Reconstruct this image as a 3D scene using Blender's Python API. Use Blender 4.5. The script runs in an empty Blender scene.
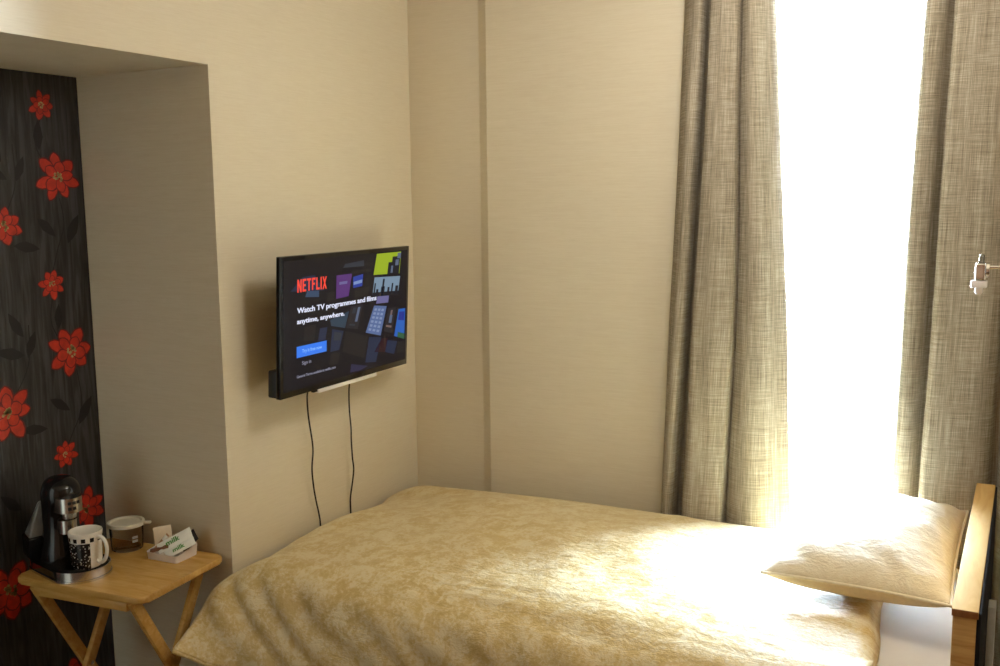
import bpy, bmesh, math, random
from math import sin, cos, pi, radians, sqrt, atan2
from mathutils import Vector, Matrix, noise
random.seed(4)
scene = bpy.context.scene
COL = scene.collection

# ------------------------------------------------------------------ helpers
def srgb(r, g, b):
    def f(c):
        c /= 255.0
        return c / 12.92 if c <= 0.04045 else ((c + 0.055) / 1.055) ** 2.4
    return (f(r), f(g), f(b), 1.0)

def new_mat(name):
    m = bpy.data.materials.new(name)
    m.use_nodes = True
    nt = m.node_tree
    bsdf = nt.nodes['Principled BSDF']
    return m, nt, bsdf

def N(nt, typ, **kw):
    n = nt.nodes.new(typ)
    for k, v in kw.items():
        if k.startswith('i_'):
            n.inputs[k[2:].replace('_', ' ')].default_value = v
        else:
            setattr(n, k, v)
    return n

def coords(nt, scale=(1, 1, 1), kind='Object', rot=(0, 0, 0)):
    tc = N(nt, 'ShaderNodeTexCoord')
    mp = N(nt, 'ShaderNodeMapping')
    mp.inputs['Scale'].default_value = scale
    mp.inputs['Rotation'].default_value = rot
    nt.links.new(tc.outputs[kind], mp.inputs['Vector'])
    return mp.outputs['Vector']

def noise_tex(nt, vec, scale, detail=3.0, rough=0.55, dist=0.0):
    n = N(nt, 'ShaderNodeTexNoise')
    n.inputs['Scale'].default_value = scale
    n.inputs['Detail'].default_value = detail
    n.inputs['Roughness'].default_value = rough
    n.inputs['Distortion'].default_value = dist
    nt.links.new(vec, n.inputs['Vector'])
    return n.outputs['Fac']

def ramp(nt, fac, stops):
    r = N(nt, 'ShaderNodeValToRGB')
    el = r.color_ramp.elements
    while len(el) < len(stops):
        el.new(0.5)
    for e, (p, c) in zip(el, stops):
        e.position = p
        e.color = c
    nt.links.new(fac, r.inputs['Fac'])
    return r.outputs['Color']

def bump(nt, bsdf, height, strength=0.2, dist=0.01):
    b = N(nt, 'ShaderNodeBump')
    b.inputs['Strength'].default_value = strength
    b.inputs['Distance'].default_value = dist
    nt.links.new(height, b.inputs['Height'])
    nt.links.new(b.outputs['Normal'], bsdf.inputs['Normal'])

def math_n(nt, op, a, b=None):
    m = N(nt, 'ShaderNodeMath', operation=op)
    for k, v in enumerate((a, b)):
        if v is None:
            continue
        if isinstance(v, (int, float)):
            m.inputs[k].default_value = v
        else:
            nt.links.new(v, m.inputs[k])
    return m.outputs[0]

def plain(name, col, rough=0.5, metal=0.0, spec=0.5, var=0.06, scale=30.0, bmp=0.0):
    m, nt, b = new_mat(name)
    v = coords(nt)
    f = noise_tex(nt, v, scale, 3)
    lo = tuple(c * (1 - var) for c in col[:3]) + (1,)
    hi = tuple(min(1, c * (1 + var)) for c in col[:3]) + (1,)
    nt.links.new(ramp(nt, f, [(0.3, lo), (0.7, hi)]), b.inputs['Base Color'])
    b.inputs['Roughness'].default_value = rough
    b.inputs['Metallic'].default_value = metal
    b.inputs['Specular IOR Level'].default_value = spec
    if bmp:
        bump(nt, b, f, bmp, 0.003)
    return m

def emit(name, col, strength=1.0, rough=0.25):
    m, nt, b = new_mat(name)
    b.inputs['Base Color'].default_value = (0.004, 0.004, 0.005, 1)
    b.inputs['Roughness'].default_value = rough
    b.inputs['Specular IOR Level'].default_value = 0.22
    b.inputs['Emission Color'].default_value = col
    b.inputs['Emission Strength'].default_value = strength
    return m

# ---- meshes
def link(name, bm, mats=None, parent=None, smooth=True, angle=40, recalc=True):
    if recalc:
        bmesh.ops.recalc_face_normals(bm, faces=bm.faces[:])
    me = bpy.data.meshes.new(name)
    bm.to_mesh(me)
    bm.free()
    o = bpy.data.objects.new(name, me)
    COL.objects.link(o)
    if mats is None:
        mats = []
    if not isinstance(mats, (list, tuple)):
        mats = [mats]
    for m in mats:
        me.materials.append(m)
    if smooth:
        me.polygons.foreach_set('use_smooth', [True] * len(me.polygons))
        try:
            me.set_sharp_from_angle(angle=radians(angle))
        except Exception:
            pass
    if parent is not None:
        o.parent = parent
    return o

def tag(o, label, cat, group=None, kind=None):
    o['label'] = label
    o['category'] = cat
    if group:
        o['group'] = group
    if kind:
        o['kind'] = kind
    return o

def structure(o, label=None):
    o['kind'] = 'structure'
    if label:
        o['label'] = label
    return o

def empty(name, loc, rz=0.0):
    o = bpy.data.objects.new(name, None)
    o.empty_display_size = 0.1
    o.location = loc
    o.rotation_euler = (0, 0, rz)
    COL.objects.link(o)
    return o

def box(bm, lo, hi, bev=0.0, seg=2, mat=0):
    r = bmesh.ops.create_cube(bm, size=1.0)
    vs = r['verts']
    c = [(a + b) / 2 for a, b in zip(lo, hi)]
    s = [b - a for a, b in zip(lo, hi)]
    for v in vs:
        v.co = Vector((c[0] + v.co.x * s[0], c[1] + v.co.y * s[1], c[2] + v.co.z * s[2]))
    fs = set()
    for v in vs:
        fs.update(v.link_faces)
    for f in fs:
        f.material_index = mat
    if bev > 0:
        es = set()
        for v in vs:
            es.update(v.link_edges)
        bmesh.ops.bevel(bm, geom=list(es), offset=bev, segments=seg, profile=0.5, affect='EDGES')
    return bm

def bar(bm, a, b, w, t, side=(1, 0, 0), bev=0.002):
    """a bevelled bar from a to b; w is across, t along `side`"""
    a, b = Vector(a), Vector(b)
    d = b - a
    L = d.length
    z = d.normalized()
    x = Vector(side)
    x = (x - z * x.dot(z)).normalized()
    y = z.cross(x)
    tmp = bmesh.new()
    box(tmp, (-t / 2, -w / 2, 0), (t / 2, w / 2, L), bev)
    M = Matrix((x, y, z)).transposed().to_4x4()
    M.translation = a
    tmp.transform(M)
    merge(bm, tmp)

def merge(bm, tmp, M=None, mat=None):
    if M is not None:
        tmp.transform(M)
    me = bpy.data.meshes.new('tmp')
    tmp.to_mesh(me)
    tmp.free()
    n0 = len(bm.faces)
    bm.from_mesh(me)
    bpy.data.meshes.remove(me)
    if mat is not None:
        bm.faces.ensure_lookup_table()
        for f in bm.faces[n0:]:
            f.material_index = mat

def lathe(bm, prof, seg=48, centre=(0, 0), mat=0, sx=1.0, sy=1.0):
    rings = []
    for r, z in prof:
        if r < 1e-6:
            rings.append([bm.verts.new((centre[0], centre[1], z))])
        else:
            rings.append([bm.verts.new((centre[0] + sx * r * cos(2 * pi * k / seg), centre[1] + sy * r * sin(2 * pi * k / seg), z)) for k in range(seg)])
    for A, B in zip(rings, rings[1:]):
        for k in range(seg):
            k2 = (k + 1) % seg
            if len(A) == 1 and len(B) == 1:
                continue
            if len(A) == 1:
                f = bm.faces.new((A[0], B[k], B[k2]))
            elif len(B) == 1:
                f = bm.faces.new((A[k], A[k2], B[0]))
            else:
                f = bm.faces.new((A[k], A[k2], B[k2], B[k]))
            f.material_index = mat
    return rings

def tube(bm, pts, rad, seg=10, sub=6, mat=0):
    """round tube through points (Catmull-Rom)"""
    P = [Vector(p) for p in pts]
    path = []
    for i in range(len(P) - 1):
        p0 = P[max(i - 1, 0)]; p1 = P[i]; p2 = P[i + 1]; p3 = P[min(i + 2, len(P) - 1)]
        for k in range(sub):
            t = k / sub
            path.append(0.5 * ((2 * p1) + (p2 - p0) * t + (2 * p0 - 5 * p1 + 4 * p2 - p3) * t * t + (3 * p1 - p0 - 3 * p2 + p3) * t ** 3))
    path.append(P[-1])
    rings = []
    up = None
    for i, p in enumerate(path):
        d = (path[min(i + 1, len(path) - 1)] - path[max(i - 1, 0)]).normalized()
        if up is None:
            up = Vector((1, 0, 0)) if abs(d.x) < 0.8 else Vector((0, 1, 0))
        x = (up - d * up.dot(d)).normalized()
        up = x
        y = d.cross(x)
        r = rad(i / (len(path) - 1)) if callable(rad) else rad
        rings.append([bm.verts.new(p + r * (x * cos(2 * pi * k / seg) + y * sin(2 * pi * k / seg))) for k in range(seg)])
    for A, B in zip(rings, rings[1:]):
        for k in range(seg):
            bm.faces.new((A[k], A[(k + 1) % seg], B[(k + 1) % seg], B[k])).material_index = mat
    for R in (rings[0], rings[-1]):
        bm.faces.new(R).material_index = mat

def prism(bm, outline, z0, z1, bev=0.0, mat=0, seg=3):
    tmp = bmesh.new()
    lo = [tmp.verts.new((x, y, z0)) for x, y in outline]
    hi = [tmp.verts.new((x, y, z1)) for x, y in outline]
    n = len(outline)
    tmp.faces.new(lo[::-1])
    top = tmp.faces.new(hi)
    for k in range(n):
        tmp.faces.new((lo[k], lo[(k + 1) % n], hi[(k + 1) % n], hi[k]))
    if bev > 0:
        es = [e for e in tmp.edges if abs(e.verts[0].co.z - e.verts[1].co.z) < 1e-7]
        bmesh.ops.bevel(tmp, geom=es, offset=bev, segments=seg, profile=0.5, affect='EDGES')
    merge(bm, tmp, mat=mat)

def round_rect(w, d, r, n=8, cx=0, cy=0):
    out = []
    for qx, qy, a0 in ((1, 1, 0), (-1, 1, pi / 2), (-1, -1, pi), (1, -1, 1.5 * pi)):
        for k in range(n + 1):
            a = a0 + (pi / 2) * k / n
            out.append((cx + qx * (w / 2 - r) + r * cos(a), cy + qy * (d / 2 - r) + r * sin(a)))
    return out

def catmull(pts, n):
    """n samples through tuples of numbers, evenly in parameter"""
    out = []
    m = len(pts) - 1
    for i in range(n):
        u = i / (n - 1) * m
        k = min(int(u), m - 1)
        t = u - k
        p0 = pts[max(k - 1, 0)]; p1 = pts[k]; p2 = pts[k + 1]; p3 = pts[min(k + 2, m)]
        out.append(tuple(0.5 * (2 * b + (c - a) * t + (2 * a - 5 * b + 4 * c - d) * t * t + (3 * b - a - 3 * c + d) * t ** 3)
                         for a, b, c, d in zip(p0, p1, p2, p3)))
    return out

def lerp_table(tab, x):
    """piecewise smooth lookup in [(x, value)]"""
    if x <= tab[0][0]:
        return tab[0][1]
    for (a, va), (b, vb) in zip(tab, tab[1:]):
        if x <= b:
            t = (x - a) / (b - a)
            return va + (vb - va) * t
    return tab[-1][1]

def smooth01(t):
    t = max(0.0, min(1.0, t))
    return t * t * (3 - 2 * t)

def text_mesh(bm, text, x0, y0, w, h, z, mat, bold=0.0):
    """flat lettering fitted to a box in the XY plane"""
    cu = bpy.data.curves.new('lettering', 'FONT')
    cu.body = text
    cu.offset = bold
    ob = bpy.data.objects.new('lettering', cu)
    COL.objects.link(ob)
    bpy.context.view_layer.update()
    me = bpy.data.meshes.new_from_object(ob.evaluated_get(bpy.context.evaluated_depsgraph_get()))
    bpy.data.objects.remove(ob)
    bpy.data.curves.remove(cu)
    xs = [v.co.x for v in me.vertices]; ys = [v.co.y for v in me.vertices]
    ax, bx, ay, by = min(xs), max(xs), min(ys), max(ys)
    for v in me.vertices:
        v.co = Vector((x0 + (v.co.x - ax) / (bx - ax) * w, y0 + (v.co.y - ay) / (by - ay) * h, z))
    n0 = len(bm.faces)
    bm.from_mesh(me)
    bpy.data.meshes.remove(me)
    bm.faces.ensure_lookup_table()
    for f in bm.faces[n0:]:
        f.material_index = mat

# ------------------------------------------------------------------ materials
def wallpaper_mat():
    m, nt, b = new_mat('cream_wallpaper')
    v1 = coords(nt, (9, 9, 230))
    f1 = noise_tex(nt, v1, 1.0, 4, 0.65)
    v2 = coords(nt, (0.9, 0.9, 0.9))
    f2 = noise_tex(nt, v2, 1.0, 2)
    v3 = coords(nt, (30, 30, 420))
    f3 = noise_tex(nt, v3, 1.0, 2, 0.6)
    mix = math_n(nt, 'ADD', math_n(nt, 'MULTIPLY', f1, 0.65), math_n(nt, 'MULTIPLY', f3, 0.35))
    c = ramp(nt, mix, [(0.30, (0.66, 0.595, 0.455, 1)), (0.52, (0.705, 0.645, 0.505, 1)), (0.72, (0.74, 0.685, 0.55, 1))])
    nt.links.new(c, b.inputs['Base Color'])
    b.inputs['Roughness'].default_value = 0.55
    b.inputs['Specular IOR Level'].default_value = 0.3
    bump(nt, b, mix, 0.12, 0.002)
    return m

def dark_wallpaper_mat():
    m, nt, b = new_mat('charcoal_grained_wallpaper')
    v = coords(nt, (60, 60, 5.0))
    f = noise_tex(nt, v, 1.0, 3, 0.55, 0.9)
    c = ramp(nt, f, [(0.35, (0.014, 0.0125, 0.012, 1)), (0.5, (0.030, 0.028, 0.029, 1)), (0.65, (0.052, 0.051, 0.055, 1))])
    nt.links.new(c, b.inputs['Base Color'])
    b.inputs['Roughness'].default_value = 0.42
    b.inputs['Specular IOR Level'].default_value = 0.45
    bump(nt, b, f, 0.5, 0.003)
    return m

def wood_mat(name, dark, light, scale=(6, 6, 60), rough=0.38, spec=0.45):
    m, nt, b = new_mat(name)
    v = coords(nt, scale)
    f = noise_tex(nt, v, 1.0, 4, 0.6, 1.2)
    nt.links.new(ramp(nt, f, [(0.32, dark), (0.68, light)]), b.inputs['Base Color'])
    b.inputs['Roughness'].default_value = rough
    b.inputs['Specular IOR Level'].default_value = spec
    bump(nt, b, f, 0.06, 0.002)
    return m

def duvet_mat(name='gold_jacquard', pale=0.0, dr=0.0):
    m, nt, b = new_mat(name)
    v = coords(nt, (1, 1, 1))
    vor = N(nt, 'ShaderNodeTexVoronoi', feature='SMOOTH_F1')
    vor.inputs['Scale'].default_value = 17.0
    vor.inputs['Smoothness'].default_value = 0.6
    w = noise_tex(nt, v, 26.0, 4, 0.6)
    big = noise_tex(nt, v, 21.0, 5, 0.75, 0.6)
    nt.links.new(v, vor.inputs['Vector'])
    fine = noise_tex(nt, v, 95.0, 3, 0.7)
    pat = math_n(nt, 'ADD', math_n(nt, 'MULTIPLY', big, 0.62), math_n(nt, 'MULTIPLY', w, 0.30))
    pat = math_n(nt, 'ADD', pat, math_n(nt, 'MULTIPLY', math_n(nt, 'SUBTRACT', fine, 0.5), 0.34))
    pat = math_n(nt, 'ADD', pat, math_n(nt, 'MULTIPLY', vor.outputs['Distance'], 0.10))
    p = pale
    def mixp(c):
        return tuple(a + (q - a) * p for a, q in zip(c, (0.76, 0.71, 0.60))) + (1,)
    c = ramp(nt, pat, [(0.41, mixp((0.575, 0.425, 0.175))), (0.48, mixp((0.62, 0.48, 0.225))),
                       (0.520, mixp((0.665, 0.545, 0.295))), (0.58, mixp((0.71, 0.615, 0.39)))])
    nt.links.new(c, b.inputs['Base Color'])
    rr = ramp(nt, pat, [(0.44, (0.44 + dr,) * 3 + (1,)), (0.56, (0.56 + dr,) * 3 + (1,))])
    nt.links.new(rr, b.inputs['Roughness'])
    b.inputs['Specular IOR Level'].default_value = 0.4
    b.inputs['Sheen Weight'].default_value = 0.15
    b.inputs['Sheen Roughness'].default_value = 0.4
    wr = noise_tex(nt, coords(nt, (13, 30, 18), rot=(0, 0, 0.12)), 1.0, 5, 0.66, 0.5)
    h = math_n(nt, 'ADD', math_n(nt, 'MULTIPLY', wr, 0.9), math_n(nt, 'MULTIPLY', pat, 0.35))
    h = math_n(nt, 'ADD', h, math_n(nt, 'MULTIPLY', fine, 0.10))
    bump(nt, b, h, 0.40, 0.012)
    return m

def curtain_mat():
    m, nt, b = new_mat('woven_linen')
    out = nt.nodes['Material Output']
    a = noise_tex(nt, coords(nt, (520, 9, 1), 'UV'), 1.0, 3, 0.7)
    h = noise_tex(nt, coords(nt, (11, 480, 1), 'UV'), 1.0, 3, 0.7)
    lo = noise_tex(nt, coords(nt, (90, 2.5, 1), 'UV'), 1.0, 2, 0.6)
    w = math_n(nt, 'ADD', math_n(nt, 'MULTIPLY', a, 0.42), math_n(nt, 'MULTIPLY', h, 0.40))
    w = math_n(nt, 'ADD', w, math_n(nt, 'MULTIPLY', lo, 0.18))
    c = ramp(nt, w, [(0.36, (0.125, 0.104, 0.074, 1)), (0.5, (0.325, 0.284, 0.216, 1)), (0.62, (0.56, 0.51, 0.42, 1))])
    nt.links.new(c, b.inputs['Base Color'])
    b.inputs['Roughness'].default_value = 0.85
    b.inputs['Specular IOR Level'].default_value = 0.04
    bump(nt, b, w, 0.25, 0.002)
    tr = N(nt, 'ShaderNodeBsdfTranslucent')
    tr.inputs['Color'].default_value = (0.42, 0.44, 0.46, 1)
    mx = N(nt, 'ShaderNodeMixShader')
    mx.inputs[0].default_value = 0.015
    nt.links.new(b.outputs[0], mx.inputs[1])
    nt.links.new(tr.outputs[0], mx.inputs[2])
    nt.links.new(mx.outputs[0], out.inputs['Surface'])
    return m

def clear_mat(name, tint=(1, 1, 1, 1), ior=1.45, rough=0.03):
    m, nt, b = new_mat(name)
    out = nt.nodes['Material Output']
    t = N(nt, 'ShaderNodeBsdfTransparent')
    t.inputs['Color'].default_value = tint
    g = N(nt, 'ShaderNodeBsdfGlossy')
    g.inputs['Roughness'].default_value = rough
    fr = N(nt, 'ShaderNodeFresnel')
    fr.inputs['IOR'].default_value = ior
    mx = N(nt, 'ShaderNodeMixShader')
    nt.links.new(fr.outputs[0], mx.inputs[0])
    nt.links.new(t.outputs[0], mx.inputs[1])
    nt.links.new(g.outputs[0], mx.inputs[2])
    nt.links.new(mx.outputs[0], out.inputs['Surface'])
    return m

M_wall = wallpaper_mat()
M_dark = dark_wallpaper_mat()
M_red = plain('red_petal_print', (0.50, 0.028, 0.010, 1), 0.5, var=0.25, scale=40)
M_redd = plain('deep_red_petal_print', (0.12, 0.006, 0.005, 1), 0.5, var=0.25, scale=40)
M_gold = plain('gold_stamen_print', (0.42, 0.30, 0.12, 1), 0.45, var=0.4, scale=200)
M_leaf = plain('black_leaf_print', (0.004, 0.0035, 0.004, 1), 0.5, var=0.2)
M_ceil = plain('cream_ceiling_paint', (0.44, 0.355, 0.225, 1), 0.8, var=0.02)
M_brown = plain('warm_brown_paint', (0.16, 0.068, 0.018, 1), 0.7, var=0.04)
M_floor = plain('brown_carpet', (0.09, 0.042, 0.018, 1), 0.95, var=0.3, scale=300, bmp=0.4)
M_white = plain('white_gloss_paint', (0.88, 0.88, 0.86, 1), 0.35, var=0.02)
M_glass = clear_mat('window_glass')
M_curtain = curtain_mat()
M_duvet = duvet_mat()
M_pillow = duvet_mat('pale_gold_jacquard', 0.65, 0.15)
M_under = plain('cream_cotton', (0.66, 0.55, 0.36, 1), 0.8, var=0.05, scale=90, bmp=0.1)
M_sheet = plain('white_cotton_sheet', (0.62, 0.60, 0.58, 1), 0.85, var=0.03, scale=14, bmp=0.35)
M_oak = wood_mat('oak_veneer', (0.42, 0.235, 0.075, 1), (0.60, 0.385, 0.15, 1), (5, 3, 60))
M_oaktop = wood_mat('pale_oak_edge', (0.47, 0.29, 0.095, 1), (0.58, 0.385, 0.15, 1), (30, 4, 30), 0.8, 0.15)
M_oakend = wood_mat('reddish_end_grain', (0.24, 0.10, 0.035, 1), (0.33, 0.15, 0.055, 1), (80, 80, 20))
M_black = plain('black_board', (0.006, 0.006, 0.008, 1), 0.7, var=0.1, spec=0.2)
M_greyst = plain('grey_painted_steel', (0.60, 0.60, 0.58, 1), 0.45, var=0.08)
M_redwood = plain('dark_red_brown_wood', (0.06, 0.016, 0.010, 1), 0.5, var=0.25, scale=20)
M_beech = wood_mat('varnished_beech', (0.50, 0.285, 0.075, 1), (0.62, 0.385, 0.125, 1), (7, 40, 40), 0.27)
M_chrome = plain('chrome', (0.80, 0.80, 0.82, 1), 0.12, 1.0, var=0.02)
M_steel = plain('brushed_steel', (0.62, 0.60, 0.56, 1), 0.24, 1.0, var=0.06, scale=80)
M_acrylic = clear_mat('clear_acrylic', (0.82, 0.85, 0.88, 1))
M_gblack = plain('glossy_black_plastic', (0.007, 0.007, 0.008, 1), 0.10, var=0.1, spec=0.4)
M_mblack = plain('matt_black_plastic', (0.010, 0.010, 0.010, 1), 0.42, var=0.1, spec=0.4)
M_tank = plain('smoked_grey_plastic', (0.20, 0.20, 0.195, 1), 0.3, var=0.05)
M_mug = plain('white_glazed_china', (0.74, 0.72, 0.66, 1), 0.18, var=0.02)
M_tray = plain('white_melamine', (0.72, 0.68, 0.66, 1), 0.3, var=0.02)
M_lid = plain('cream_plastic_lid', (0.66, 0.63, 0.52, 1), 0.4, var=0.03)
M_tub = clear_mat('brown_tinted_clear_plastic', (0.965, 0.93, 0.87, 1), 1.12)
M_paperw = plain('white_sachet_paper', (0.78, 0.80, 0.77, 1), 0.4, var=0.04)
M_paperc = plain('cream_sachet_paper', (0.72, 0.62, 0.47, 1), 0.5, var=0.08)
M_paperb = plain('brown_sachet_foil', (0.17, 0.075, 0.045, 1), 0.35, var=0.2, scale=60)
M_paperk = plain('black_sachet_foil', (0.02, 0.017, 0.022, 1), 0.3, var=0.2)
M_papert = plain('tan_sachet_paper', (0.50, 0.30, 0.18, 1), 0.45, var=0.15, scale=80)
M_green = plain('green_sachet_print', (0.03, 0.26, 0.035, 1), 0.4, var=0.05)
M_cable = plain('black_cable_rubber', (0.008, 0.008, 0.009, 1), 0.5, var=0.1)

def dotted_mat():
    m, nt, b = new_mat('black_glaze_with_white_specks')
    vor = N(nt, 'ShaderNodeTexVoronoi')
    vor.inputs['Scale'].default_value = 150.0
    nt.links.new(coords(nt), vor.inputs['Vector'])
    c = ramp(nt, vor.outputs['Distance'], [(0.20, (0.62, 0.60, 0.55, 1)), (0.30, (0.010, 0.009, 0.010, 1))])
    nt.links.new(c, b.inputs['Base Color'])
    b.inputs['Roughness'].default_value = 0.2
    return m
M_dots = dotted_mat()

# ------------------------------------------------------------------ the room
AX, AY, AZ = -0.555, -1.048, 2.115        # alcove back plane, alcove right reveal, lintel height
H = 2.72
REAR = -4.3
RIGHT = 2.62
b = bmesh.new(); box(b, (-0.9, REAR - 0.2, -0.1), (RIGHT + 0.2, 0.3, 0.0)); structure(link('floor', b, M_floor, smooth=False))
b = bmesh.new(); box(b, (-0.9, REAR - 0.2, H), (RIGHT + 0.2, 0.3, H + 0.1)); structure(link('ceiling', b, M_ceil, smooth=False))
# left wall with the alcove opening (reveal and lintel included)
b = bmesh.new()
box(b, (-0.80, AY, 0), (0, 0.25, H))
box(b, (-0.80, -2.75, AZ), (0, AY, H))
box(b, (-0.80, REAR, 0), (0, -2.75, H))
structure(link('wall_left', b, M_wall, smooth=False), 'cream textured wall holding the television and the alcove')
# back wall: shallow strip by the corner, splayed step, window wall with opening
WX0, WX1, WZ0, WZ1 = 1.24, 2.0, 0.50, 2.60
b = bmesh.new()
pl = [(0, 0), (0.304, 0), (0.312, -0.003), (0.346, -0.031), (0.354, -0.035), (WX0, -0.035), (WX0, 0.22), (0, 0.22)]
prism(b, pl, 0, H)
box(b, (WX1, -0.035, 0), (RIGHT + 0.1, 0.22, H))
box(b, (WX0, -0.035, 0), (WX1, 0.22, WZ0))
box(b, (WX0, -0.035, WZ1), (WX1, 0.22, H))
structure(link('wall_back', b, M_wall, angle=20), 'cream textured window wall with a shallow step near the corner')
b = bmesh.new(); box(b, (RIGHT, REAR, 0), (RIGHT + 0.1, -1.35, H), mat=1); box(b, (RIGHT, -1.35, 0), (RIGHT + 0.1, 0.22, H)); structure(link('wall_right', b, [M_wall, M_brown], smooth=False))
b = bmesh.new(); box(b, (-0.8, REAR - 0.1, 0), (RIGHT + 0.1, REAR, H)); structure(link('wall_rear', b, M_brown, smooth=False))

# the dark floral wall at the back of the alcove: print is part of the wall's own mesh
b = bmesh.new()
box(b, (AX - 0.1, -2.75, 0), (AX, AY, AZ))
PX = AX + 0.0006
rnd = random.Random(7)
def poly(bm, pts, x, mat):
    f = bm.faces.new([bm.verts.new((x, y, z)) for y, z in pts])
    f.material_index = mat
    f.normal_update()
    if f.normal.x < 0:
        f.normal_flip()
def flower(y, z, r, rot):
    for layer, (k, rr, wd) in enumerate(((7, 1.0, 0.27), (5, 0.66, 0.24))):
        for i in range(k):
            a = rot + 2 * pi * (i + 0.5 * layer) / k + rnd.uniform(-.10, .10)
            L0 = r * rr * rnd.uniform(0.88, 1.14)
            W0 = r * wd * rnd.uniform(0.9, 1.2)
            for sc, mat, lift in ((1.0, 2, 0.0), (0.90, 1, 0.00003)):
                L, Wd = L0 * (0.5 + 0.5 * sc), W0 * (1 - 1.9 * (1 - sc))
                pts = [(t * L, wv * Wd) for t, wv in ((0.05, 0.25), (0.30, 0.72), (0.58, 1.0), (0.80, 0.82), (0.93, 0.42))]
                pts2 = pts + [(L, 0.0)] + [(p, -q) for p, q in reversed(pts)]
                poly(b, [(y + p * cos(a) - q * sin(a), z + p * sin(a) + q * cos(a)) for p, q in pts2], PX + 0.0004 * layer + 0.00005 * i + lift, mat)
    for i in range(14):
        a = rnd.uniform(0, 2 * pi); d = r * 0.22 * sqrt(rnd.random()); s = r * 0.06
        poly(b, [(y + d * cos(a) + s * cos(q * pi / 3), z + d * sin(a) + s * sin(q * pi / 3)) for q in range(6)], PX + 0.0009, 3)
def leaf(y, z, L, ang):
    pts = [(0, 0), (0.2, 0.13), (0.45, 0.20), (0.75, 0.13), (1, 0), (0.75, -0.11), (0.45, -0.17), (0.2, -0.10)]
    poly(b, [(y + L * (p * cos(ang) - q * sin(ang)), z + L * (p * sin(ang) + q * cos(ang))) for p, q in pts], PX, 4)
def stem(pts):
    c = catmull(pts, 24)
    for (y0, z0), (y1, z1) in zip(c, c[1:]):
        d = Vector((y1 - y0, z1 - z0)).normalized() * 0.0016
        poly(b, [(y0 - d.y, z0 + d.x), (y1 - d.y, z1 + d.x), (y1 + d.y, z1 - d.x), (y0 + d.y, z0 - d.x)], PX - 0.0003, 4)
flw = [(-1.182, 2.020, 0.046), (-1.142, 1.805, 0.078), (-1.339, 1.660, 0.066), (-1.188, 1.477, 0.047), (-1.138, 1.260, 0.082),
       (-1.370, 1.106, 0.085), (-1.185, 0.936, 0.046), (-1.118, 0.741, 0.068), (-1.410, 0.561, 0.100), (-1.60, 1.46, 0.08), (-1.66, 0.9, 0.08),
       (-1.62, 1.95, 0.07), (-1.9, 1.2, 0.08), (-1.95, 1.75, 0.08), (-1.2, 0.20, 0.07), (-1.85, 0.6, 0.09)]
for i, (y, z, r) in enumerate(flw):
    flower(y, z, r, i * 0.7)
for y, z, L, a in ((-1.20, 1.885, 0.09, 1.55), (-1.33, 1.845, 0.08, 2.0), (-1.315, 1.795, 0.085, 2.6), (-1.285, 1.79, 0.08, 1.2),
                   (-1.225, 1.68, 0.085, -0.75), (-1.12, 1.60, 0.10, 1.1), (-1.31, 1.60, 0.09, -0.15), (-1.175, 1.335, 0.08, 1.5),
                   (-1.30, 1.325, 0.09, 2.1), (-1.30, 1.27, 0.10, 2.9), (-1.29, 1.26, 0.085, 1.2), (-1.225, 1.12, 0.085, -0.6),
                   (-1.125, 1.02, 0.10, 1.0), (-1.33, 1.04, 0.09, -0.1), (-1.20, 0.79, 0.08, 1.6), (-1.23, 0.60, 0.085, -0.6), (-1.35, 0.80, 0.09, 2.4)):
    leaf(y, z, L, a)
stem([(-1.14, 1.74), (-1.13, 1.66), (-1.16, 1.58), (-1.19, 1.49)])
stem([(-1.19, 1.98), (-1.21, 1.90), (-1.18, 1.84)])
stem([(-1.19, 1.44), (-1.2, 1.36), (-1.17, 1.29)])
stem([(-1.12, 1.2), (-1.11, 1.08), (-1.15, 1.0), (-1.18, 0.95)])
stem([(-1.29, 1.90), (-1.29, 1.78), (-1.33, 1.69)])
stem([(-1.28, 1.36), (-1.29, 1.24), (-1.35, 1.14)])
structure(link('wall_alcove', b, [M_dark, M_red, M_redd, M_gold, M_leaf], smooth=False, recalc=False), 'charcoal alcove wallpaper printed with red flowers and black leaves')

# window: frame, pane; everything outside is bright overcast sky
b = bmesh.new()
for lo, hi in (((WX0, 0.10, WZ0), (WX0 + 0.05, 0.16, WZ1)), ((WX1 - 0.05, 0.10, WZ0), (WX1, 0.16, WZ1)),
               ((WX0, 0.10, WZ0), (WX1, 0.16, WZ0 + 0.05)), ((WX0, 0.10, WZ1 - 0.05), (WX1, 0.16, WZ1))):
    box(b, lo, hi, 0.006)
win = structure(link('window_1', b, M_white), 'tall bright window between two tan curtains')
b = bmesh.new(); box(b, (WX0 + 0.04, 0.128, WZ0 + 0.04), (WX1 - 0.04, 0.133, WZ1 - 0.04)); link('window_pane', b, M_glass, win, smooth=False)
b = bmesh.new(); box(b, (WX0 - 0.0, -0.045, WZ0 - 0.025), (WX1, 0.10, WZ0), 0.005); structure(link('window_sill', b, M_white))

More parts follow.
